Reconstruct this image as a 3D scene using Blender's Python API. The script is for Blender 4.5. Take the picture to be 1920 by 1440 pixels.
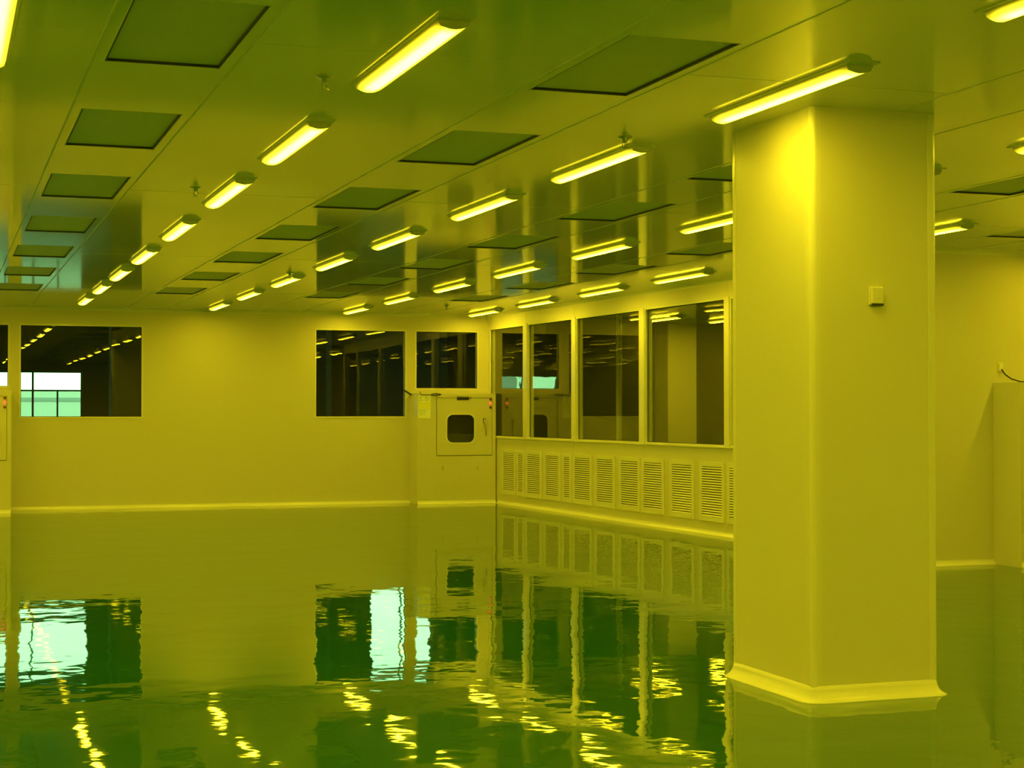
import bpy, bmesh, math, random
from mathutils import Vector, Matrix
random.seed(4)
SC = bpy.context.scene
for o in list(bpy.data.objects): bpy.data.objects.remove(o)
COL = SC.collection
CAMH = 1.46                      # eye height; heights below are often given relative to it

# ------------------------------------------------------------------ camera
cd = bpy.data.cameras.new('camera'); cam = bpy.data.objects.new('camera', cd); COL.objects.link(cam)
cd.sensor_width = 36; cd.lens = 36 * 3099.67 / 1920; cd.clip_end = 400
cam.location = (0, 0, CAMH); cam.rotation_euler = (math.pi / 2 + 0.01613, 0, -0.3330)
SC.camera = cam

# ------------------------------------------------------------------ daylight and exposure
w = bpy.data.worlds.new('overcast_day'); SC.world = w; w.use_nodes = True
bg = w.node_tree.nodes['Background']; bg.inputs[0].default_value = (0.42, 1.0, 0.45, 1); bg.inputs[1].default_value = 4.2
vs = SC.view_settings
vs.view_transform = 'Standard'; vs.look = 'None'; vs.exposure = 0.0; vs.gamma = 1.0; vs.use_curve_mapping = False
LAMP_CORE, LAMP_EDGE = 57.0, 4.0
LAMP_RGB = (1.0, 0.765, 0.014)

# ------------------------------------------------------------------ materials
def mat(name, rgb, rough=0.5, ior=1.45, metal=0.0, emit=None, estr=0.0, coat=0.0):
    m = bpy.data.materials.new(name); m.use_nodes = True
    b = m.node_tree.nodes['Principled BSDF']
    b.inputs['Base Color'].default_value = (*rgb, 1); b.inputs['Roughness'].default_value = rough
    b.inputs['IOR'].default_value = ior; b.inputs['Metallic'].default_value = metal
    b.inputs['Coat Weight'].default_value = coat
    if emit:
        b.inputs['Emission Color'].default_value = (*emit, 1); b.inputs['Emission Strength'].default_value = estr
    return m
def nd(m, kind, **kw):
    n = m.node_tree.nodes.new(kind)
    for k, v in kw.items():
        if k in n.inputs: n.inputs[k].default_value = v
        else: setattr(n, k, v)
    return n
def lk(m, a, b): m.node_tree.links.new(a, b)
def bump(m, scales, rough_var=None):
    """sum of noises -> bump; scales = [(noise scale, amplitude in metres)]"""
    b = m.node_tree.nodes['Principled BSDF']
    tc = nd(m, 'ShaderNodeNewGeometry')
    prev = None
    for s, a in scales:
        n = nd(m, 'ShaderNodeTexNoise', Scale=s, Detail=1.0, Roughness=0.4); lk(m, tc.outputs['Position'], n.inputs['Vector'])
        k = nd(m, 'ShaderNodeMath', operation='MULTIPLY'); k.inputs[1].default_value = a; lk(m, n.outputs['Fac'], k.inputs[0])
        if prev is None: prev = k
        else:
            ad = nd(m, 'ShaderNodeMath', operation='ADD'); lk(m, prev.outputs[0], ad.inputs[0]); lk(m, k.outputs[0], ad.inputs[1]); prev = ad
    bp = nd(m, 'ShaderNodeBump', Strength=1.0, Distance=1.0); lk(m, prev.outputs[0], bp.inputs['Height'])
    lk(m, bp.outputs['Normal'], b.inputs['Normal'])

M = {}
M['wall'] = mat('painted_steel_panel', (.67, .66, .63), .42, 1.45)
bump(M['wall'], [(1.2, .0004)])
M['ceiling'] = mat('glossy_ceiling_panel', (.86, .83, .76), .08, 1.8)
bump(M['ceiling'], [(0.9, .0008)])
M['joint'] = mat('sealant_joint', (.66, .66, .60), .4)
M['alu'] = mat('white_aluminium_trim', (.82, .82, .78), .25, 1.6)
M['column'] = mat('column_cladding', (.75, .74, .70), .38, 1.45)
M['floor'] = mat('green_epoxy_floor', (.016, .125, .020), .025, 1.63)
bump(M['floor'], [(1.0, .0052), (3.6, .0016), (11., .00040)])
M['filter'] = mat('filter_diffuser', (.50, .50, .46), .45)
M['box'] = mat('coated_steel_cabinet', (.69, .68, .65), .32, 1.5)
M['dark'] = mat('black_plastic', (.02, .018, .015), .35)
M['gasket'] = mat('dark_gasket_and_shade', (.05, .05, .04), .6)
M['steel'] = mat('brushed_steel', (.55, .55, .52), .3, metal=1.0)
M['lampbody'] = mat('lamp_enamel', (.78, .78, .74), .35)
M['plastic'] = mat('white_plastic', (.82, .80, .74), .4)
M['red'] = mat('red_indicator', (.8, .05, .02), .3, emit=(1, .12, .03), estr=1.6)
M['redoff'] = mat('unlit_indicator', (.22, .03, .02), .3)
M['paper'] = mat('paper', (.95, .98, .92), .8)
M['paper_yellow'] = mat('yellow_paper_area', (.90, .92, .35), .8)
M['paper_ink'] = mat('faint_print', (.45, .55, .40), .8)
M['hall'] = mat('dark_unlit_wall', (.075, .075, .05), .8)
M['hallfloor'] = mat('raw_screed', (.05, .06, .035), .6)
M['facade'] = mat('pale_rendered_facade', (.60, .62, .62), .9)
M['facade_band'] = mat('facade_window_band', (.30, .34, .36), .5)
M['winframe'] = mat('dark_green_window_frame', (.04, .10, .08), .5)
M['ground'] = mat('asphalt', (.16, .17, .16), .9)
M['slot'] = mat('duct_lining', (.30, .29, .24), .7)

def floor_stain():
    m = M['floor']; b = m.node_tree.nodes['Principled BSDF']
    g = nd(m, 'ShaderNodeNewGeometry'); n = nd(m, 'ShaderNodeTexNoise', Scale=.6, Detail=3.0); lk(m, g.outputs['Position'], n.inputs['Vector'])
    r = nd(m, 'ShaderNodeValToRGB'); lk(m, n.outputs['Fac'], r.inputs['Fac'])
    r.color_ramp.elements[0].position = .3; r.color_ramp.elements[0].color = (.014, .110, .018, 1)
    r.color_ramp.elements[1].position = .7; r.color_ramp.elements[1].color = (.019, .140, .022, 1)
    lk(m, r.outputs['Color'], b.inputs['Base Color'])
floor_stain()

def perforated():
    m = M['filter']; b = m.node_tree.nodes['Principled BSDF']
    tc = nd(m, 'ShaderNodeTexCoord'); v = nd(m, 'ShaderNodeTexVoronoi', Scale=90.0, Randomness=0.0); lk(m, tc.outputs['Object'], v.inputs['Vector'])
    r = nd(m, 'ShaderNodeValToRGB'); lk(m, v.outputs['Distance'], r.inputs['Fac'])
    r.color_ramp.elements[0].position = .22; r.color_ramp.elements[0].color = (.52, .52, .47, 1)
    r.color_ramp.elements[1].position = .28; r.color_ramp.elements[1].color = (.68, .68, .62, 1)
    lk(m, r.outputs['Color'], b.inputs['Base Color'])
perforated()

def glass(name, tint=(.95, .97, .94), ior=1.5):
    m = bpy.data.materials.new(name); m.use_nodes = True; nt = m.node_tree; nt.nodes.clear()
    out = nt.nodes.new('ShaderNodeOutputMaterial'); mx = nt.nodes.new('ShaderNodeMixShader')
    tr = nt.nodes.new('ShaderNodeBsdfTransparent'); tr.inputs[0].default_value = (*tint, 1)
    gl = nt.nodes.new('ShaderNodeBsdfGlossy'); gl.inputs['Roughness'].default_value = 0.0; gl.inputs[0].default_value = (1, 1, 1, 1)
    fr = nt.nodes.new('ShaderNodeFresnel')
    bk = nt.nodes.new('ShaderNodeMapRange'); bk.inputs['To Min'].default_value = ior; bk.inputs['To Max'].default_value = 1 / ior   # same reflectance on both faces of the sheet
    g = nt.nodes.new('ShaderNodeNewGeometry'); n = nt.nodes.new('ShaderNodeTexNoise'); n.inputs['Scale'].default_value = 2.0
    bp = nt.nodes.new('ShaderNodeBump'); bp.inputs['Distance'].default_value = .0006; bp.inputs['Strength'].default_value = 1.0
    for a, b in ((g.outputs['Backfacing'], bk.inputs['Value']), (bk.outputs[0], fr.inputs[0]), (g.outputs['Position'], n.inputs['Vector']), (n.outputs['Fac'], bp.inputs['Height']), (bp.outputs[0], gl.inputs['Normal']),
                 (fr.outputs[0], mx.inputs[0]), (tr.outputs[0], mx.inputs[1]), (gl.outputs[0], mx.inputs[2]), (mx.outputs[0], out.inputs[0])):
        nt.links.new(a, b)
    return m
M['glass'] = glass('window_glass')

def lamp_glow():
    """tube behind an opal cover: the cover is brightest along its middle"""
    m = bpy.data.materials.new('glowing_opal_cover'); m.use_nodes = True; b = m.node_tree.nodes['Principled BSDF']
    b.inputs['Base Color'].default_value = (.6, .55, .3, 1); b.inputs['Roughness'].default_value = .4
    tc = nd(m, 'ShaderNodeTexCoord'); sp = nd(m, 'ShaderNodeSeparateXYZ'); lk(m, tc.outputs['Object'], sp.inputs[0])
    ab = nd(m, 'ShaderNodeMath', operation='ABSOLUTE'); lk(m, sp.outputs[0], ab.inputs[0])
    mr = nd(m, 'ShaderNodeMapRange'); mr.interpolation_type = 'SMOOTHSTEP'
    for k, v in (('From Min', .014), ('From Max', .050), ('To Min', LAMP_CORE), ('To Max', LAMP_EDGE)): mr.inputs[k].default_value = v
    lk(m, ab.outputs[0], mr.inputs['Value'])
    yb = nd(m, 'ShaderNodeMath', operation='ABSOLUTE'); lk(m, sp.outputs[1], yb.inputs[0])
    me = nd(m, 'ShaderNodeMapRange'); me.interpolation_type = 'SMOOTHSTEP'
    for k, v in (('From Min', .56), ('From Max', .68), ('To Min', 1.0), ('To Max', .18)): me.inputs[k].default_value = v
    lk(m, yb.outputs[0], me.inputs['Value'])
    mz = nd(m, 'ShaderNodeMapRange')                 # the sloping sides glow only faintly
    for k, v in (('From Min', -.030), ('From Max', -.008), ('To Min', 1.0), ('To Max', 0.0)): mz.inputs[k].default_value = v
    lk(m, sp.outputs[2], mz.inputs['Value'])
    pw = nd(m, 'ShaderNodeMath', operation='POWER'); lk(m, mz.outputs[0], pw.inputs[0]); pw.inputs[1].default_value = 2.4
    m0 = nd(m, 'ShaderNodeMath', operation='MULTIPLY'); lk(m, mr.outputs[0], m0.inputs[0]); lk(m, pw.outputs[0], m0.inputs[1])
    mu = nd(m, 'ShaderNodeMath', operation='MULTIPLY'); lk(m, m0.outputs[0], mu.inputs[0]); lk(m, me.outputs[0], mu.inputs[1])
    b.inputs['Emission Color'].default_value = (*LAMP_RGB, 1); lk(m, mu.outputs[0], b.inputs['Emission Strength'])
    return m
M['glow'] = lamp_glow()

# ------------------------------------------------------------------ helpers
class MB:
    def __init__(s): s.v = []; s.f = []
    def add(s, vs_, fs):
        n = len(s.v); s.v += [tuple(v) for v in vs_]; s.f += [tuple(i + n for i in f) for f in fs]; return s
    def box(s, x0, x1, y0, y1, z0, z1, T=None):
        vs_ = [Vector((x, y, z)) for z in (z0, z1) for y in (y0, y1) for x in (x0, x1)]
        if T: vs_ = [T(v) for v in vs_]
        return s.add(vs_, [(0, 2, 3, 1), (4, 5, 7, 6), (0, 1, 5, 4), (2, 6, 7, 3), (0, 4, 6, 2), (1, 3, 7, 5)])
    def quad(s, a, b, c, d): return s.add([a, b, c, d], [(0, 1, 2, 3)])
    def prism(s, prof, place, t0, t1, closed=True, caps=True):
        """prof: 2-D points; place(p, t) -> 3-D point; swept from t0 to t1"""
        n = len(prof); vs_ = [place(p, t0) for p in prof] + [place(p, t1) for p in prof]
        fs = [(i, (i + 1) % n, n + (i + 1) % n, n + i) for i in range(n if closed else n - 1)]
        if caps and closed: fs += [tuple(range(n - 1, -1, -1)), tuple(range(n, 2 * n))]
        return s.add(vs_, fs)
    def tube(s, pts, r, k=8):
        pts = [Vector(p) for p in pts]; rings = []
        for i, p in enumerate(pts):
            d = (pts[min(i + 1, len(pts) - 1)] - pts[max(i - 1, 0)]).normalized()
            a = d.orthogonal().normalized() if i == 0 else (rings[-1][1] - d * rings[-1][1].dot(d)).normalized()
            rings.append((p, a, d.cross(a)))
        vs_ = []
        for p, a, b in rings: vs_ += [p + (a * math.cos(2 * math.pi * j / k) + b * math.sin(2 * math.pi * j / k)) * r for j in range(k)]
        fs = [(i * k + j, i * k + (j + 1) % k, (i + 1) * k + (j + 1) % k, (i + 1) * k + j) for i in range(len(pts) - 1) for j in range(k)]
        fs += [tuple(range(k - 1, -1, -1)), tuple(range((len(pts) - 1) * k, len(pts) * k))]
        return s.add(vs_, fs)
    def lathe(s, prof, c, k=20):
        """prof (radius, z) about a vertical axis at c"""
        vs_ = [(c[0] + r * math.cos(2 * math.pi * j / k), c[1] + r * math.sin(2 * math.pi * j / k), c[2] + z) for r, z in prof for j in range(k)]
        fs = [(i * k + j, i * k + (j + 1) % k, (i + 1) * k + (j + 1) % k, (i + 1) * k + j) for i in range(len(prof) - 1) for j in range(k)]
        return s.add(vs_, fs)
    def build(s, name, m, parent=None, smooth=False, bevel=0.0):
        me = bpy.data.meshes.new(name); me.from_pydata(s.v, [], s.f); me.validate()
        bm = bmesh.new(); bm.from_mesh(me); bmesh.ops.recalc_face_normals(bm, faces=bm.faces); bm.to_mesh(me); bm.free()
        me.materials.append(m)
        if smooth:
            for p in me.polygons: p.use_smooth = True
        o = bpy.data.objects.new(name, me); COL.objects.link(o)
        if parent: o.parent = parent
        if bevel:
            b = o.modifiers.new('bevel', 'BEVEL'); b.width = bevel; b.segments = 3; b.limit_method = 'ANGLE'
        return o
def tag(o, label, cat, group=None, kind=None):
    o['label'] = label; o['category'] = cat
    if group: o['group'] = group
    if kind: o['kind'] = kind
    return o
def struct(o): o['kind'] = 'structure'; return o
def empty(name, loc=(0, 0, 0), rz=0.0):
    o = bpy.data.objects.new(name, None); COL.objects.link(o); o.location = loc; o.rotation_euler = (0, 0, rz); o.empty_display_size = .1; return o
def copy_tree(o, parent=None):
    c = o.copy(); COL.objects.link(c)
    if parent: c.parent = parent
    for ch in list(o.children): copy_tree(ch, c)
    return c
Z = lambda z: z + CAMH           # height relative to the eye -> world height
ORD = ['nearest', 'second nearest', 'third nearest', 'fourth nearest', 'fifth nearest', 'sixth nearest', 'seventh nearest', 'eighth nearest', 'ninth nearest', 'tenth nearest']

UB = 25.27                       # far wall
ZC = Z(1.535)                    # ceiling
XL, XR, YN = -7.0, 12.2, -6.0    # left wall, right wall of the near bay, wall behind the viewer
YF = 13.4                        # wall that faces the camera at the right
# right-hand glazed wall: runs slightly askew; local frame s = distance from the far corner, d = depth into the next room
RW0 = Vector((8.33, UB, 0)); RWd = Vector((.036, -1, 0)).normalized(); RWn = Vector((1, .036, 0)).normalized()
def RWp(d, s, z): return RW0 + RWd * s + RWn * d + Vector((0, 0, z))
def RT(v): return RWp(v.x, v.y, v.z)                  # box coords (d, s, z)
def s_of(u): return (UB - u) / abs(RWd.y)
SE = s_of(YF)

# ------------------------------------------------------------------ floor and ceiling
struct(MB().box(XL - .2, 19.1, YN - .2, UB + .12, -.2, 0).build('floor', M['floor']))

FCOL = [(-1.33, -.82), (.67, 1.18), (2.65, 3.16), (4.66, 5.17), (6.70, 7.21), (8.69, 9.20)]
def filter_rows(i):
    k0 = 7.42 - 2.43
    rows = [k0 + 2.43 * k for k in range(-3, 8)]
    off = .12 if i >= 3 else 0
    return [r + off for r in rows]
holes = []                                            # (x0, x1, y0, y1, column, row)
for i, (a, b) in enumerate(FCOL):
    for k, yf in enumerate(filter_rows(i)):
        if i == 5 and yf > 13.3: continue
        if i == 3 and yf - 1.22 < 8.3 and yf > 7.2: continue       # the column stands there
        if yf < 24.6: holes.append((a, b, yf - 1.22, yf, i, k))
def ceiling():
    xs = sorted({XL, XR} | {h[0] for h in holes} | {h[1] for h in holes})
    mb = MB()
    for x0, x1 in zip(xs, xs[1:]):
        hs = sorted((h[2], h[3]) for h in holes if abs(h[0] - x0) < 1e-6 and abs(h[1] - x1) < 1e-6)
        y = YN
        for a, b in hs + [(UB, UB)]:
            if a > y: mb.box(x0, x1, y, a, ZC, ZC + .10)
            y = b
    o = struct(mb.build('ceiling', M['ceiling']))
    jt = MB()
    for i, (a, b) in enumerate(FCOL):
        y1 = UB if i < 5 else YF
        for x in (a - .05, b + .05): jt.box(x - .005, x + .005, YN, y1, ZC - .0025, ZC + .001)
    for x0, x1 in ((FCOL[i][1] + .055, FCOL[i + 1][0] - .055) for i in range(5)):
        for y in [6.85 - 2.43 * 4 + 4.86 * k for k in range(8)]:
            if y < UB and x1 < 9: jt.box(x0, x1, y - .002, y + .002, ZC - .001, ZC + .001)
    jt.build('ceiling_joint', M['joint'], o)
ceiling()

# recessed filter panels
def make_filter():
    r = empty('ceiling_filter_panel')
    W, L, D = .51, 1.22, .016
    f = MB()
    for x0, x1, y0, y1 in ((-W / 2, -W / 2 + .012, -L / 2, L / 2), (W / 2 - .012, W / 2, -L / 2, L / 2), (-W / 2, W / 2, -L / 2, -L / 2 + .012), (-W / 2, W / 2, L / 2 - .012, L / 2)):
        f.box(x0 + .0005, x1 - .0005, y0 + .0005, y1 - .0005, .0005, D)
    f.build('frame', M['gasket'], r)  # recess sides coloured dark to give the shadow line round the panel
    g = MB()
    for x0, x1, y0, y1 in ((-W / 2, -W / 2 + .004, -L / 2, L / 2), (W / 2 - .004, W / 2, -L / 2, L / 2), (-W / 2, W / 2, -L / 2, -L / 2 + .004), (-W / 2, W / 2, L / 2 - .004, L / 2)):
        g.box(x0, x1, y0, y1, -.0015, .0008)
    g.build('rim', M['joint'], r)
    MB().box(-W / 2 + .012, W / 2 - .012, -L / 2 + .012, L / 2 - .012, D - .004, D + .006).build('perforated_face', M['filter'], r)
    return r
FN = ['column of panels left of the picture', 'leftmost column of ceiling panels', 'second column of panels from the left', 'column of panels behind the square column',
      'column of panels nearest the louvred right wall', 'short column of panels at the right edge']
proto = None
from collections import defaultdict
cnt = defaultdict(int)
for (x0, x1, y0, y1, i, k) in holes:
    o = make_filter() if proto is None else copy_tree(proto)
    proto = proto or o
    o.location = ((x0 + x1) / 2, (y0 + y1) / 2, ZC)
    vis = i >= 1 and y1 > [0, 5.5, 7.2, 9.5, 10.2, 12.0][i] 
    if vis:
        tag(o, 'recessed ceiling filter panel, %s in the %s' % (ORD[cnt[i]], FN[i]), 'ceiling panel', 'recessed filter panels in the ceiling'); cnt[i] += 1
    else:
        tag(o, 'recessed ceiling filter panel outside the picture', 'ceiling panel', 'filter panels outside the picture')

# ------------------------------------------------------------------ batten lamps
def make_lamp():
    r = empty('batten_lamp')
    H = .058; LB = 1.46; LD = 1.36
    # enamelled body: wide at the ceiling, tapering down, sloped ends
    b = MB()
    ring = lambda w, l, z: [(-w, -l, z), (w, -l, z), (w, l, z), (-w, l, z)]
    R = ring(.076, LB / 2, 0) + ring(.076, LB / 2, -.006) + ring(.068, LD / 2 + .020, -.009) + ring(.050, LD / 2, -.0095)
    fs = []
    for k in range(3):
        for j in range(4): fs.append((k * 4 + j, k * 4 + (j + 1) % 4, (k + 1) * 4 + (j + 1) % 4, (k + 1) * 4 + j))
    fs.append((0, 1, 2, 3)); b.add(R, fs)
    b.build('body', M['lampbody'], r)
    # opal cover: bulging trough
    n = 12; prof = [(-.066, -.0092), (-.0605, -.020)] + [(-.055 + .110 * j / n, -.031 - .013 * math.sin(math.pi * j / n)) for j in range(n + 1)] + [(.0605, -.020), (.066, -.0092)]
    MB().prism(prof, lambda p, t: (p[0], t, p[1]), -LD / 2, LD / 2).build('diffuser', M['glow'], r, smooth=False)
    for sg in (-1, 1):
        pe = [(x * 1.03, z - .001) for x, z in prof]
        MB().prism(pe, lambda p, t: (p[0], t, p[1]), sg * LD / 2, sg * (LD / 2 + .006)).build('end_cap', M['lampbody'], r)
    return r
lamp_rows = {   # x of the row: positions of the near tips of the covers
    0: (-.02 + .0, None), }
ROWS = [
    (-6.0, [-4.0 + 2.4 * k for k in range(12)], None),
    (-4.05, [-4.0 + 2.4 * k for k in range(12)], None),
    (-2.05, [-4.0 + 2.4 * k for k in range(12)], None),
    (.20, [-4.0, -1.4, 1.1, 3.5, 6.17, 8.6, 11.0, 13.4, 15.8, 18.1, 20.4, 22.7], 'cut off by the left edge'),
    (1.89, [-4.0, -1.2, 1.25, 3.7, 6.16, 8.58, 10.86, 13.35, 15.81, 18.10, 20.36, 22.71], 'in the leftmost full ceiling row'),
    (3.83, [-3.4, -.9, 1.6, 4.00, 6.38, 8.77, 11.03, 13.54, 15.97, 18.48, 20.92, 23.34], 'in the row passing the square column'),
    (5.94, [-3.0, -.6, 1.9, 4.3, 6.73, 9.02, 11.32, 13.86, 16.29, 18.70, 21.16, 23.64], 'in the row between square column and right wall'),
    (7.97, [-3.0, -.6, 1.9, 4.3, 6.8, 9.20, 11.60, 14.02, 16.44, 18.83, 21.28, 23.65], 'in the row along the louvred wall'),
    (9.98, [-3.0, -.6, 1.9, 4.3, 6.8, 9.2, 11.66], None),
]
NEARVIS = {.20: 5.9, 1.89: 5.9, 3.83: 3.9, 5.94: 6.5, 7.97: 9.0}
lamp0 = None
for x, ys, where in ROWS:
    n = 0
    for y in ys:
        o = make_lamp() if lamp0 is None else copy_tree(lamp0)
        lamp0 = lamp0 or o
        o.location = (x, y + .68, ZC)
        if where and y >= NEARVIS[x] and not (x == .20 and y > 6.5) and not (x == 7.97 and y == 14.02):
            if x == .20: tag(o, 'glowing yellow batten lamp cut off by the top left edge of the picture', 'lamp', 'yellow batten lamps on the ceiling')
            else:
                tag(o, 'glowing yellow batten lamp, %s visible %s' % (ORD[n], where), 'lamp', 'yellow batten lamps on the ceiling')
            n += 1
        else:
            tag(o, 'yellow batten lamp on the ceiling outside the picture', 'lamp', 'batten lamps outside the picture')

# ------------------------------------------------------------------ sprinklers
def make_sprinkler():
    r = empty('sprinkler')
    MB().lathe([(.002, 0), (.042, 0), (.040, -.006), (.016, -.012), (.014, -.030), (.010, -.034), (.002, -.034)], (0, 0, 0)).build('escutcheon', M['steel'], r, smooth=True)
    a = MB()
    for sg in (-1, 1): a.tube([(sg * .009, 0, -.030), (sg * .016, 0, -.045), (sg * .004, 0, -.060)], .0025, 6)
    a.tube([(0, 0, -.034), (0, 0, -.062)], .003, 6)
    a.build('yoke', M['steel'], r)
    MB().lathe([(.001, -.060), (.022, -.062), (.022, -.065), (.001, -.066)], (0, 0, 0)).build('deflector', M['steel'], r, smooth=True)
    return r
sp0 = None
for (x, y, lab) in [(1.66, 7.43, 'dark pendent sprinkler on the ceiling left of the nearest leftmost-row lamp'),
                    (1.65, 11.40, 'pendent sprinkler on the ceiling left of the third lamp of the leftmost row'),
                    (3.62, 8.53, 'small bright sprinkler above the second lamp of the row passing the column'),
                    (3.66, 18.13, 'tiny bright sprinkler above a distant lamp of the row passing the column'),
                    (6.95, 23.0, 'tiny sprinkler on the ceiling in front of the pass box corner')]:
    o = make_sprinkler() if sp0 is None else copy_tree(sp0)
    sp0 = sp0 or o; o.location = (x, y, ZC); tag(o, lab, 'sprinkler', 'ceiling sprinklers')

# ------------------------------------------------------------------ far wall with windows
def wall_with_openings(name, x0, x1, z0, z1, openings, place, m, thick=.08):
    """openings (x0, x1, z0, z1); place(x, depth, z)"""
    xs = sorted({x0, x1} | {o[0] for o in openings} | {o[1] for o in openings})
    mb = MB()
    for a, b in zip(xs, xs[1:]):
        hs = sorted((o[2], o[3]) for o in openings if o[0] <= a + 1e-6 and o[1] >= b - 1e-6)
        z = z0
        for c, d in hs + [(z1, z1)]:
            if c > z + 1e-6: mb.box(a, b, 0, thick, z, c, T=lambda v: place(v.x, v.y, v.z))
            z = d
    return struct(mb.build(name, m))
FP = lambda x, d, z: Vector((x, UB + d, z))
ZT = Z(1.278); ZS = Z(-.113); ZS2 = Z(.334)
fw = [(-3.0, -1.2, ZS, ZT), (-1.06, -.42, ZS, ZT), (-.28, .957, ZS2, ZT), (1.092, 2.878, ZS, ZT), (5.497, 6.975, ZS, ZT), (7.113, 8.172, ZS2, ZT)]
wall_far = wall_with_openings('wall_far', XL, 8.43, 0, ZC, fw, FP, M['wall'])
sm = MB()
for x in (2.955, 5.43, 7.045, 1.025):
    sm.box(x - .0015, x + .0015, UB - .001, UB + .002, .05, ZC - .05)
sm.build('panel_joint', M['joint'], wall_far)
def window(n, x0, x1, z0, z1, place, fr=.022):
    mb = MB()
    for a, b, c, d in ((x0, x1, z0, z0 + fr), (x0, x1, z1 - fr, z1), (x0, x0 + fr, z0 + fr, z1 - fr), (x1 - fr, x1, z0 + fr, z1 - fr)):
        mb.box(a, b, -.008, .088, c, d, T=lambda v: place(v.x, v.y, v.z))
    o = struct(mb.build('window_%d' % n, M['alu']))
    MB().box(x0 + fr - .002, x1 - fr + .002, .030, .036, z0 + fr - .002, z1 - fr + .002, T=lambda v: place(v.x, v.y, v.z)).build('pane', M['glass'], o)
    g = MB(); q = .007; i0, i1, j0, j1 = x0 + fr, x1 - fr, z0 + fr, z1 - fr
    for a, b, c, d in ((i0, i1, j0, j0 + q), (i0, i1, j1 - q, j1), (i0, i0 + q, j0 + q, j1 - q), (i1 - q, i1, j0 + q, j1 - q)):
        g.box(a, b, .020, .029, c, d, T=lambda v: place(v.x, v.y, v.z))
    g.build('gasket', M['gasket'], o)
    return o
for n, q in enumerate(fw): window(n + 1, *q, FP)

# coved skirtings and cornices (concave quarter round)
def cove(name, p0, p1, inward, zb, r=.05, up=True, m='alu', n=7):
    """swept along p0->p1 (xy); inward = xy unit vector into the room"""
    p0 = Vector((*p0, 0)); p1 = Vector((*p1, 0)); iw = Vector((*inward, 0))
    pr = [(0, 0)] + [(r - r * math.sin(math.pi / 2 * j / n), r - r * math.cos(math.pi / 2 * j / n)) for j in range(n + 1)]
    pr = [(0, 0), (r, 0)] + [(r - r * math.sin(math.pi / 2 * j / n), r - r * math.cos(math.pi / 2 * j / n)) for j in range(1, n)] + [(0, r)]
    pr[1] = (r, .002)
    pr.insert(1, (r, 0))
    sg = 1 if up else -1
    return struct(MB().prism(pr, lambda p, t: (p0.lerp(p1, t) + iw * p[0] + Vector((0, 0, zb + sg * p[1]))), 0, 1).build(name, M[m]))
cove('baseboard_far', (.97, UB), (7.03, UB), (0, -1), 0)
cove('baseboard_far_left', (XL, UB), (-.40, UB), (0, -1), 0)
cove('trim_1', (XL, UB), (8.33, UB), (0, -1), ZC, up=False)
a = RWp(0, .46, 0); b = RWp(0, SE, 0)
cove('baseboard_right', a.xy, b.xy, (-RWn).xy, 0)
a0 = RWp(0, 0, 0); END = b
cove('trim_2', a0.xy, b.xy, (-RWn).xy, ZC, up=False)

# ------------------------------------------------------------------ right wall: dado with grilles, glazing above
ZSR = Z(-.420); ZTR = Z(1.312)
pan_u = [(25.19, 23.701), (23.526, 21.832), (21.68, 19.618), (19.461, 17.331), (17.203, 15.15), (15.0, 13.62)]
pan = [(s_of(a), s_of(b)) for a, b in pan_u]
RP = lambda x, d, z: RWp(d, x, z)
wall_right = wall_with_openings('wall_right', 0, SE, 0, ZC, [(a, b, ZSR, ZTR) for a, b in pan], RP, M['wall'])
for n, (a, b) in enumerate(pan): window(n + 7, a, b, ZSR, ZTR, RP, fr=.020)
jm = MB()
for u in (23.61, 21.76, 19.54, 17.27, 15.07): jm.box(-.002, .001, s_of(u) - .004, s_of(u) + .004, .06, ZC - .06, T=RT)
jm.build('panel_joint', M['joint'], wall_right)
# glazing posts stand a little proud of the panels
for u0, u1 in ((23.701, 23.526), (21.832, 21.68), (19.618, 19.461), (17.331, 17.203), (15.15, 15.0)):
    MB().box(-.018, -.0005, s_of(u0) + .012, s_of(u1) - .012, ZSR - .01, ZTR + .01, T=RT).build('mullion', M['alu'], wall_right, bevel=.004)
MB().box(-.020, -.0005, .0, SE, ZSR - .016, ZSR - .001, T=RT).build('sill', M['alu'], wall_right)

gr = [(24.566, 24.081), (23.923, 23.723), (23.547, 23.034), (22.805, 22.32), (22.123, 21.91), (21.738, 21.2), (20.967, 20.444), (20.191, 19.669),
      (19.495, 18.974), (18.693, 18.165), (17.904, 17.40), (17.22, 16.70), (16.4, 15.9), (15.6, 15.1), (14.8, 14.3)]
def grille(s0, s1):
    r = empty('air_return_grille', RWp(0, (s0 + s1) / 2, 0))
    z0, z1 = Z(-1.252), Z(-.660); m = .055
    T = lambda v: RT(v) - Vector(r.location)
    f = MB()
    for a, b, c, d in ((s0 - m, s1 + m, z0 - m, z0), (s0 - m, s1 + m, z1, z1 + m), (s0 - m, s0, z0, z1), (s1, s1 + m, z0, z1)):
        f.box(-.014, -.001, a, b, c, d, T=T)
    f.build('frame', M['alu'], r)
    MB().box(-.0035, -.001, s0, s1, z0, z1, T=T).build('shade_backing', M['gasket'], r)  # dark sheet stands in for the shade in the gaps between slats
    sl = MB(); n = 20; p = (z1 - z0) / n
    for k in range(n):
        z = z0 + p * (k + .5)
        pr = [(-.013, z - p * .30), (-.0045, z + p * .22), (-.0040, z + p * .12), (-.0125, z - p * .42)]
        sl.prism(pr, lambda q, t: T(Vector((q[0], t, q[1]))), s0, s1)
    sl.build('louvre_slats', M['alu'], r)
    return r
wd = lambda a, b: 'narrow' if abs(a - b) < .3 else 'wide'
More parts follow.
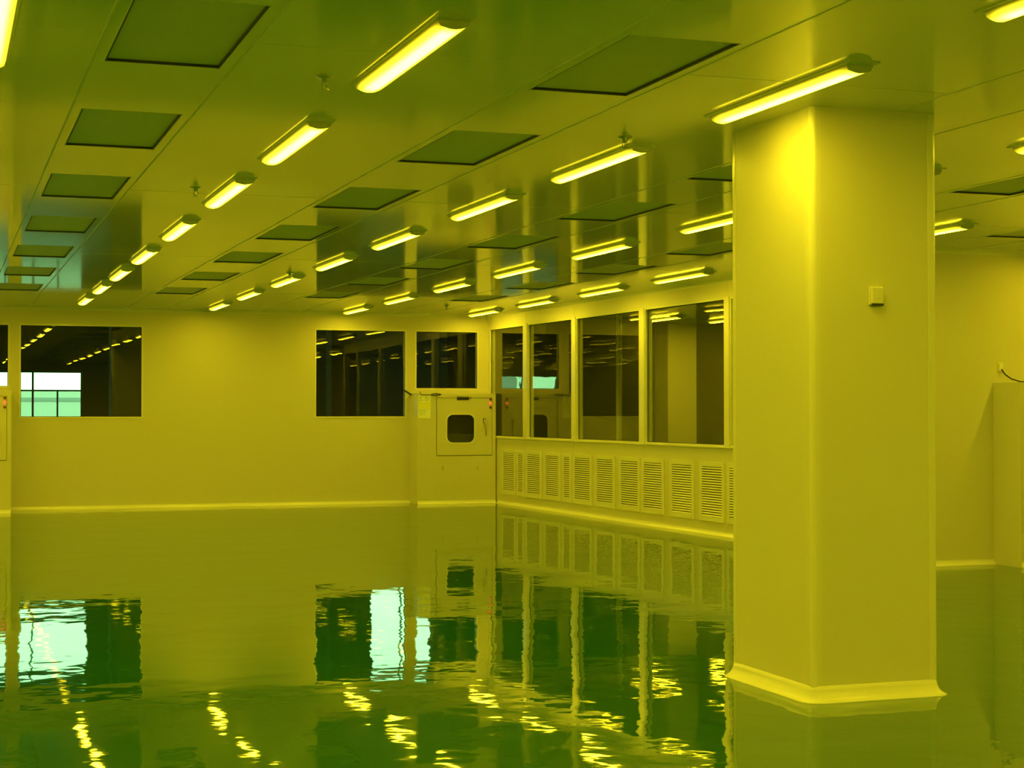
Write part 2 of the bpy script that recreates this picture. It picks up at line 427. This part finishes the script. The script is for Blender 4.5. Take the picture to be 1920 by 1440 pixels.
for n, (a, b) in enumerate(gr):
    o = grille(s_of(a), s_of(b))
    if n < 12:
        nm = ['first', 'second', 'third', 'fourth', 'fifth', 'sixth', 'seventh', 'eighth', 'ninth', 'tenth', 'eleventh', 'twelfth'][n]
        lab = '%s white louvred air grille in the right wall, %s from the far corner' % (wd(a, b), nm)
        if n == 11: lab = 'louvred air grille mostly hidden behind the square column, last in the right wall'
    else: lab = 'louvred air grille hidden behind the square column'
    tag(o, lab, 'air grille', 'louvred grilles along the right wall' if n < 12 else 'hidden louvred grilles')

# wall facing the camera at the right, near right wall, left wall, wall behind the viewer
struct(MB().box(END.x + .02, XR, YF, YF + .08, 0, ZC).build('wall_jog', M['wall']))
struct(MB().box(XR, XR + .08, YN, YF + .08, 0, ZC).build('wall_right_near', M['wall']))
struct(MB().box(XL - .08, XL, YN, UB + .08, 0, ZC).build('wall_left', M['wall']))
struct(MB().box(XL, XR, YN - .08, YN, 0, ZC).build('wall_behind', M['wall']))
cove('baseboard_jog', (END.x, YF), (9.49, YF), (0, -1), 0)
cove('trim_3', (END.x, YF), (XR, YF), (0, -1), ZC, up=False)
cove('baseboard_right_near', (XR, YN), (XR, YF), (-1, 0), 0)
cove('baseboard_left', (XL, YN), (XL, UB), (1, 0), 0)

# ------------------------------------------------------------------ square column
def rounded_rect(x0, x1, y0, y1, r, n=5):
    pts = []
    for cx, cy, a0 in ((x1 - r, y1 - r, 0), (x0 + r, y1 - r, 90), (x0 + r, y0 + r, 180), (x1 - r, y0 + r, 270)):
        for j in range(n + 1):
            t = math.radians(a0 + 90 * j / n); pts.append((cx + r * math.cos(t), cy + r * math.sin(t)))
    return pts
CX0, CX1, CY0, CY1 = 4.135, 4.865, 7.35, 8.24
def column():
    r = empty('column', ((CX0 + CX1) / 2, (CY0 + CY1) / 2, 0)); L = Vector(r.location)
    T = lambda v: Vector(v) - L
    pr = rounded_rect(CX0, CX1, CY0, CY1, .028)
    MB().prism(pr, lambda p, t: T((p[0], p[1], t)), 0, ZC).build('body', M['column'], r)
    # rounded corner profiles, a hair proud of the cladding
    e = .0025; w_ = .055
    for cx, cy, sx, sy in ((CX0, CY0, 1, 1), (CX1, CY0, -1, 1), (CX0, CY1, 1, -1), (CX1, CY1, -1, -1)):
        rr = .028 + e; o_ = []; 
        ox, oy = cx - sx * e, cy - sy * e
        o_.append((ox + sx * w_, oy))
        for j in range(9):
            t = math.pi / 2 * j / 8
            o_.append((ox + sx * (rr - rr * math.sin(t)), oy + sy * (rr - rr * math.cos(t))))
        o_.append((ox, oy + sy * w_)); o_.append((ox + sx * (e + .002), oy + sy * w_)); o_.append((ox + sx * (e + .01), oy + sy * (e + .01))); o_.append((ox + sx * w_, oy + sy * (e + .002)))
        MB().prism(o_, lambda p, t: T((p[0], p[1], t)), .04, ZC - .002).build('corner_trim', M['alu'], r, smooth=False)
    # flared cove at the foot
    vs_ = []; rings = [(.056, 0), (.056, .003), (.044, .007), (.028, .018), (.015, .034), (.006, .056), (.0025, .078), (-.004, .078)]
    n = 0
    for e_, z in rings:
        rr_ = rounded_rect(CX0 - e_, CX1 + e_, CY0 - e_, CY1 + e_, .030 + max(e_, 0)); n = len(rr_)
        vs_ += [T((x, y, z)) for x, y in rr_]
    fs = [(k * n + j, k * n + (j + 1) % n, (k + 1) * n + (j + 1) % n, (k + 1) * n + j) for k in range(len(rings) - 1) for j in range(n)]
    MB().add(vs_, fs).build('base_cove', M['alu'], r, smooth=True)
    tag(r, 'large square white column with a flared foot, standing on the green floor', 'column')
column()

def wall_box(name, c, w_, h_, d_, rot, label, cat, port=True):
    """small surface box on a wall; c = point on the wall; rot about z (0 = facing -y)"""
    r = empty(name, c, rot)
    MB().box(-w_ / 2, w_ / 2, -d_ * .45, -.0005, -h_ / 2, h_ / 2).build('back_plate', M['plastic'], r, bevel=.003)
    MB().box(-w_ / 2 + .006, w_ / 2 - .006, -d_, -d_ * .45, -h_ / 2 + .006, h_ / 2 - .006).build('cover', M['plastic'], r, bevel=.004)
    if port:
        MB().box(-w_ * .14, w_ * .14, -d_ - .003, -d_ + .001, -h_ * .16, h_ * .1).build('button', M['plastic'], r, bevel=.001)
        MB().box(-w_ / 2 + .012, w_ / 2 - .006, -d_ * .95, -.004, -h_ / 2 - .004, -h_ / 2 + .006).build('lower_edge', M['gasket'], r)
    tag(r, label, cat); return r
wall_box('wall_switch_box', (4.500, CY0 - .0005, Z(.585)), .078, .094, .030, 0, 'small white switch box on the upper part of the square column', 'switch box')
wall_box('cable_outlet', (9.57, YF - .0005, Z(.415)), .055, .085, .022, 0, 'small white cable outlet on the wall at the right edge', 'outlet', port=False)

# ------------------------------------------------------------------ pass boxes (transfer cabinets)
def rrect2(x0, x1, z0, z1, r, n=6): return rounded_rect(x0, x1, z0, z1, r, n)
def ring_mesh(mb, outer, inner, place, y0, y1):
    """frame between two equal-length loops, from depth y0 (front) to y1"""
    n = len(outer)
    vs_ = [place(p, y0) for p in outer] + [place(p, y0) for p in inner] + [place(p, y1) for p in outer] + [place(p, y1) for p in inner]
    fs = []
    for i in range(n):
        j = (i + 1) % n
        fs += [(i, j, n + j, n + i), (2 * n + i, 3 * n + i, 3 * n + j, 2 * n + j), (i, 2 * n + i, 2 * n + j, j), (n + i, n + j, 3 * n + j, 3 * n + i)]
    mb.add(vs_, fs)
def pass_box(w_, top, depth, loc, rot, label, door=(.316, 1.242), full=True):
    """local frame: x right along the front, y = 0 front, +y back to the wall"""
    r = empty('pass_box', loc, rot); sx = w_ / 1.30
    P = lambda p, y: (p[0], y, p[1])
    dx0, dx1 = door[0] * sx, door[1] * sx
    dz0, dz1 = Z(-.705), Z(.205)
    bd = MB()
    # body built round the door recess
    bd.box(0, dx0, .0, depth - .001, .0, top); bd.box(dx1, w_, .0, depth - .001, .0, top)
    bd.box(dx0, dx1, .0, depth - .001, .0, dz0); bd.box(dx0, dx1, .0, depth - .001, dz1, top); bd.box(dx0, dx1, .46 * depth * 2, depth - .001, dz0, dz1)
    bd.build('body', M['box'], r)
    wx0, wx1, wz0, wz1 = (.487 * sx, .945 * sx, Z(-.505), Z(-.060))
    dr = empty('door', (0, 0, 0)); 
    d = MB(); g = .005
    inner = rrect2(wx0, wx1, wz0, wz1, .10)
    # outer loop with the same number of points, square corners
    outer = []
    for (x, z) in inner:
        cx, cz = (wx0 + wx1) / 2, (wz0 + wz1) / 2; ux, uz = x - cx, z - cz
        kx = ((dx1 - g if ux > 0 else dx0 + g) - cx) / ux; kz = ((dz1 - g if uz > 0 else dz0 + g) - cz) / uz
        k = min(kx, kz); outer.append((cx + ux * k, cz + uz * k))
    # make the four corners exact
    for X, Y_ in ((dx0 + g, dz0 + g), (dx1 - g, dz0 + g), (dx1 - g, dz1 - g), (dx0 + g, dz1 - g)):
        i = min(range(len(outer)), key=lambda q: (outer[q][0] - X) ** 2 + (outer[q][1] - Y_) ** 2); outer[i] = (X, Y_)
    bpy.data.objects.remove(dr)
    ring_mesh(d, outer, inner, P, .006, .034)
    dr = d.build('door', M['box'], r)
    fr = MB(); ring_mesh(fr, rrect2(wx0 - .022, wx1 + .022, wz0 - .022, wz1 + .022, .12), rrect2(wx0 + .004, wx1 - .004, wz0 + .004, wz1 - .004, .096), P, -.001, .0058)
    fr.build('window_rim', M['alu'], dr)
    gl = MB(); pts = rrect2(wx0 + .001, wx1 - .001, wz0 + .001, wz1 - .001, .099)
    gl.prism(pts, lambda p, t: (p[0], t, p[1]), .014, .019); gl.build('window_pane', M['glass'], dr)
    ch = MB(); ch.box(dx0 + .03, dx1 - .03, .30, .31, dz0 + .03, dz1 - .03); ch.build('chamber_back', M['dark'], r)
    sh = MB(); sh.box(dx0 + g, dx1 - g, -.0012, .0005, dz0 - .006, dz0 + .001); sh.box(dx0 - .005, dx0 + .001, -.0012, .0005, dz0, dz1); sh.build('door_gap', M['gasket'], r)
    # lever handle
    hx = 1.118 * sx
    h = MB(); h.tube([(hx - .012, .004, Z(-.15)), (hx - .014, -.040, Z(-.16)), (hx, -.050, Z(-.20)), (hx + .012, -.048, Z(-.30)), (hx + .010, -.046, Z(-.395))], .010, 8)
    h.build('handle', M['steel'], dr, smooth=True)
    MB().box(hx - .035, hx + .014, -.006, .0065, Z(-.185), Z(-.115)).build('handle_plate', M['steel'], dr, bevel=.003)
    # display and status lights
    MB().box(.652 * sx, .852 * sx, -.006, -.0005, Z(.170), Z(.212)).build('display', M['dark'], r, bevel=.002)
    MB().box(.645 * sx, .860 * sx, -.003, -.0003, Z(.222), Z(.232)).build('display_hood', M['slot'], r)
    MB().box(.872 * sx, .888 * sx, -.006, -.0005, Z(.192), Z(.212)).build('key_switch', M['dark'], r)
    for z, m in ((.180, 'redoff'), (.118, 'red'), (.050, 'redoff')):
        b_ = MB(); b_.tube([(1.212 * sx, .0, Z(z)), (1.212 * sx, -.012, Z(z))], .020, 14)
        o = b_.build('indicator_light', M[m], r)
        if m == 'red': o['label'] = 'lit red indicator light'
    for x in (.418, .995):
        b_ = MB(); b_.tube([(x * sx, 0, Z(-.885)), (x * sx, -.010, Z(-.885))], .013, 10); b_.tube([(x * sx - .008, -.012, Z(-.900)), (x * sx + .012, -.014, Z(-.935))], .006, 6)
        b_.build('latch', M['steel'], r)
    # cove along the foot
    pr = [(0, 0), (.045, 0), (.045, .003), (.026, .010), (.012, .022), (.004, .038), (0, .052)]
    MB().prism(pr, lambda p, t: (t, -p[0], p[1]), 0, w_).build('base_cove', M['alu'], r)
    tag(r, label, 'pass box', 'transfer pass boxes built into the walls'); return r
PBX, PBY = 7.035, 24.86
pass_box(1.29, Z(.272), UB - PBY, (PBX, PBY, 0), 0, 'white pass box with rounded dark window, in the far corner below the window')
pass_box(1.29, Z(.300), UB - 24.55, (-.335, 24.55, 0), 0, 'pass box at the left edge of the picture, only its right strip visible')
pass_box(1.29, Z(.265), YF - 12.98, (9.49, YF - .42, 0), 0, 'pass box at the right edge, seen from its side against the wall')

# notice on the far pass box
nt = empty('notice', (PBX + .115, PBY - .0015, Z(.060)))
MB().box(-.105, .105, -.0025, 0, -.180, .182).build('sheet', M['paper'], nt)
MB().box(-.098, .098, -.0032, -.0026, -.030, .075).build('yellow_panel', M['paper_yellow'], nt)
pi = MB()
for k in range(5):
    for j in range(2):
        x = -.09 + j * .095; z = .165 - k * .017; pi.box(x, x + random.uniform(.04, .08), -.0031, -.0026, z - .006, z)
for k in range(4): pi.box(-.088, -.088 + random.uniform(.09, .17), -.0031, -.0026, -.055 - k * .024, -.049 - k * .024)
pi.build('print', M['paper_ink'], nt)
tag(nt, 'pale green and yellow paper notice stuck on the far pass box', 'notice')

# cable lying loose on the far pass box and one hanging at the right pass box
cb = MB()
pts = [(7.075, PBY - .012, Z(.300)), (7.082, PBY - .013, Z(.268)), (7.11, PBY - .014, Z(.246)), (7.18, PBY - .015, Z(.250)), (7.24, PBY - .016, Z(.247))]
for k in range(26):
    a_ = math.pi + k / 25 * 3.6 * math.pi
    pts.append((7.315 + .072 * math.cos(a_) + .0012 * k, PBY - .017 - .0006 * k, Z(.254) + (.018 - .0003 * k) * math.sin(a_)))
cb.tube(pts, .0055, 7)
tag(cb.build('coiled_cable', M['dark'], smooth=True), 'thin dark cable in a flat loop over the top of the far pass box', 'cable')
c2 = MB(); c2.tube([(6.925, UB - .004, Z(.325)), (6.95, UB - .05, Z(.305)), (6.99, UB - .10, Z(.272)), (7.016, UB - .13, Z(.250))], .013, 7)
tag(c2.build('cable_stub', M['dark'], smooth=True), 'short thick dark cable end leaving the wall beside the far pass box', 'cable')
c3 = MB(); c3.tube([(9.57, YF - .024, Z(.395)), (9.59, YF - .05, Z(.345)), (9.64, YF - .08, Z(.302)), (9.72, YF - .11, Z(.275)), (9.85, YF - .14, Z(.2725)), (10.0, YF - .16, Z(.2725))], .007, 7)
tag(c3.build('hanging_cable', M['dark'], smooth=True), 'dark cable drooping from the outlet onto the right pass box', 'cable')

# ------------------------------------------------------------------ space beyond the glass: unlit hall behind the far wall
HY = 51.0
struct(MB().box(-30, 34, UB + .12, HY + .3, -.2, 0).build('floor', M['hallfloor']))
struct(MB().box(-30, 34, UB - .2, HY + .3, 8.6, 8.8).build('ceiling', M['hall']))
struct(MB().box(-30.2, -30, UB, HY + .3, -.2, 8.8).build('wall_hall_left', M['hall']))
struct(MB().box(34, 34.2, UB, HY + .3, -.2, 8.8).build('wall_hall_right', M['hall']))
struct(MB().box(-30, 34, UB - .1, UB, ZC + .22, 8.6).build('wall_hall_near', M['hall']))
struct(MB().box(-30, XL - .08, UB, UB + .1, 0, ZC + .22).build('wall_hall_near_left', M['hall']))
HP = lambda x, d, z: Vector((x, HY + d, z))
ho = [(-4.75, 4.03, .05, Z(1.18)), (-2.25, 4.2, Z(3.1), Z(4.9)), (12.9, 14.9, Z(2.6), Z(5.4))]
wall_with_openings('wall_outer', -30, 34, 0, 8.6, ho, HP, M['hall'], .25)
for n, (x0, x1, z0, z1) in enumerate(ho):
    f = MB(); fr = .05
    for a_, b_, c_, d_ in ((x0, x1, z0, z0 + fr), (x0, x1, z1 - fr, z1), (x0, x0 + fr, z0, z1), (x1 - fr, x1, z0, z1)): f.box(a_, b_, HY + .08, HY + .14, c_, d_)
    if n == 0:
        f.box(x0, x1, HY + .08, HY + .14, Z(.575), Z(.625))
        for x in (-3.45, -2.1, -.75, 1.0, 2.60): f.box(x - .03, x + .03, HY + .08, HY + .14, z0, z1)
        for x in (-1.5, .1, 1.8, 3.31): f.box(x - .025, x + .025, HY + .08, HY + .14, z0, Z(.6))
    else:
        k = 4 if n == 1 else 2
        for j in range(1, k): x = x0 + (x1 - x0) * j / k; f.box(x - .025, x + .025, HY + .08, HY + .14, z0, z1)
    o = struct(f.build('window_%d' % (20 + n), M['winframe']))
    MB().box(x0 + .02, x1 - .02, HY + .105, HY + .111, z0 + .02, z1 - .02).build('pane', M['glass'], o)
def plain_column(x, y, w_, d_, h_, label, m='hall'):
    r = empty('column', (x, y, 0))
    MB().box(-w_ / 2, w_ / 2, -d_ / 2, d_ / 2, 0, h_).build('shaft', M[m], r, bevel=.02)
    MB().box(-w_ / 2 - .03, w_ / 2 + .03, -d_ / 2 - .03, d_ / 2 + .03, 0, .08).build('plinth', M[m], r, bevel=.01)
    tag(r, label, 'column'); return r
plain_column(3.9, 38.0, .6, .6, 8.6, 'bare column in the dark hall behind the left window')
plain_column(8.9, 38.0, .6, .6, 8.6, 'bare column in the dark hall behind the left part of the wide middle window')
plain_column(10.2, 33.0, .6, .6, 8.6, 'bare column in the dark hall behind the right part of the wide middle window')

# pale building outside
fa = empty('building', (0, 76, 0))
MB().box(-14, .9, 0, 6, -1, Z(2.3)).build('tall_wing', M['facade'], fa)
MB().box(.9, 16, 0, 6, -1, Z(.92)).build('low_wing', M['facade'], fa)
bb = MB()
for z in (-.65, .42): bb.box(-13.8, 15.8, -.03, 0, Z(z), Z(z + .16))
bb.build('window_band', M['facade_band'], fa)
tag(fa, 'pale building outside, seen through the bright window behind the left pane', 'building')
tag(MB().box(-60, 60, HY + .3, 120, -.3, -.05).build('ground', M['ground']), 'grey ground outside the hall window', 'ground', kind='structure')

# ------------------------------------------------------------------ room beyond the glazed right wall
NX1, NY1 = 19.0, 34.0
struct(MB().box(XR + .09, NX1, YF, YF + .08, 0, ZC).build('wall_side_room_near', M['wall']))
struct(MB().box(11.0, NX1, UB + .10, NY1, .001, .004).build('floor', M['floor']))
struct(MB().box(XR, NX1, YF + .09, UB, ZC, ZC + .1).build('ceiling', M['ceiling']))
struct(MB().box(11.0, NX1, UB, NY1, ZC, ZC + .1).build('ceiling', M['ceiling']))
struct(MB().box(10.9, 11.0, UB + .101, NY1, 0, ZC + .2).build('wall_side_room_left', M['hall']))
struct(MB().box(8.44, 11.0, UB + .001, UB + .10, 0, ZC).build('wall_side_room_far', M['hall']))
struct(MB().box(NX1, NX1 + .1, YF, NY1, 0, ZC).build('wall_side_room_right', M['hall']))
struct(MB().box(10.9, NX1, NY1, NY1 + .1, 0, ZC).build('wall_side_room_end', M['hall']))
r_ = plain_column(12.30, 26.7, .56, .56, ZC, 'white square column in the room behind the glass, nearest the big column', 'wall')
r_ = plain_column(10.29, 24.5, .08, .08, ZC, 'slim white post close behind the third glass pane', 'wall')
for n, (x, y, lab) in enumerate([(11.3, 25.0, 'yellow batten lamp in the side room behind the glass, left of its column'),
                                 (12.45, 24.9, 'yellow batten lamp in the side room, in front of its column'),
                                 (12.3, 22.3, 'unseen lamp added to light the side room column, hidden behind the big square column')]):  # last lamp is unseen, added only to brighten the side room's column
    o = copy_tree(lamp0); o.location = (x, y, ZC); tag(o, lab, 'lamp', 'batten lamps in the side room')
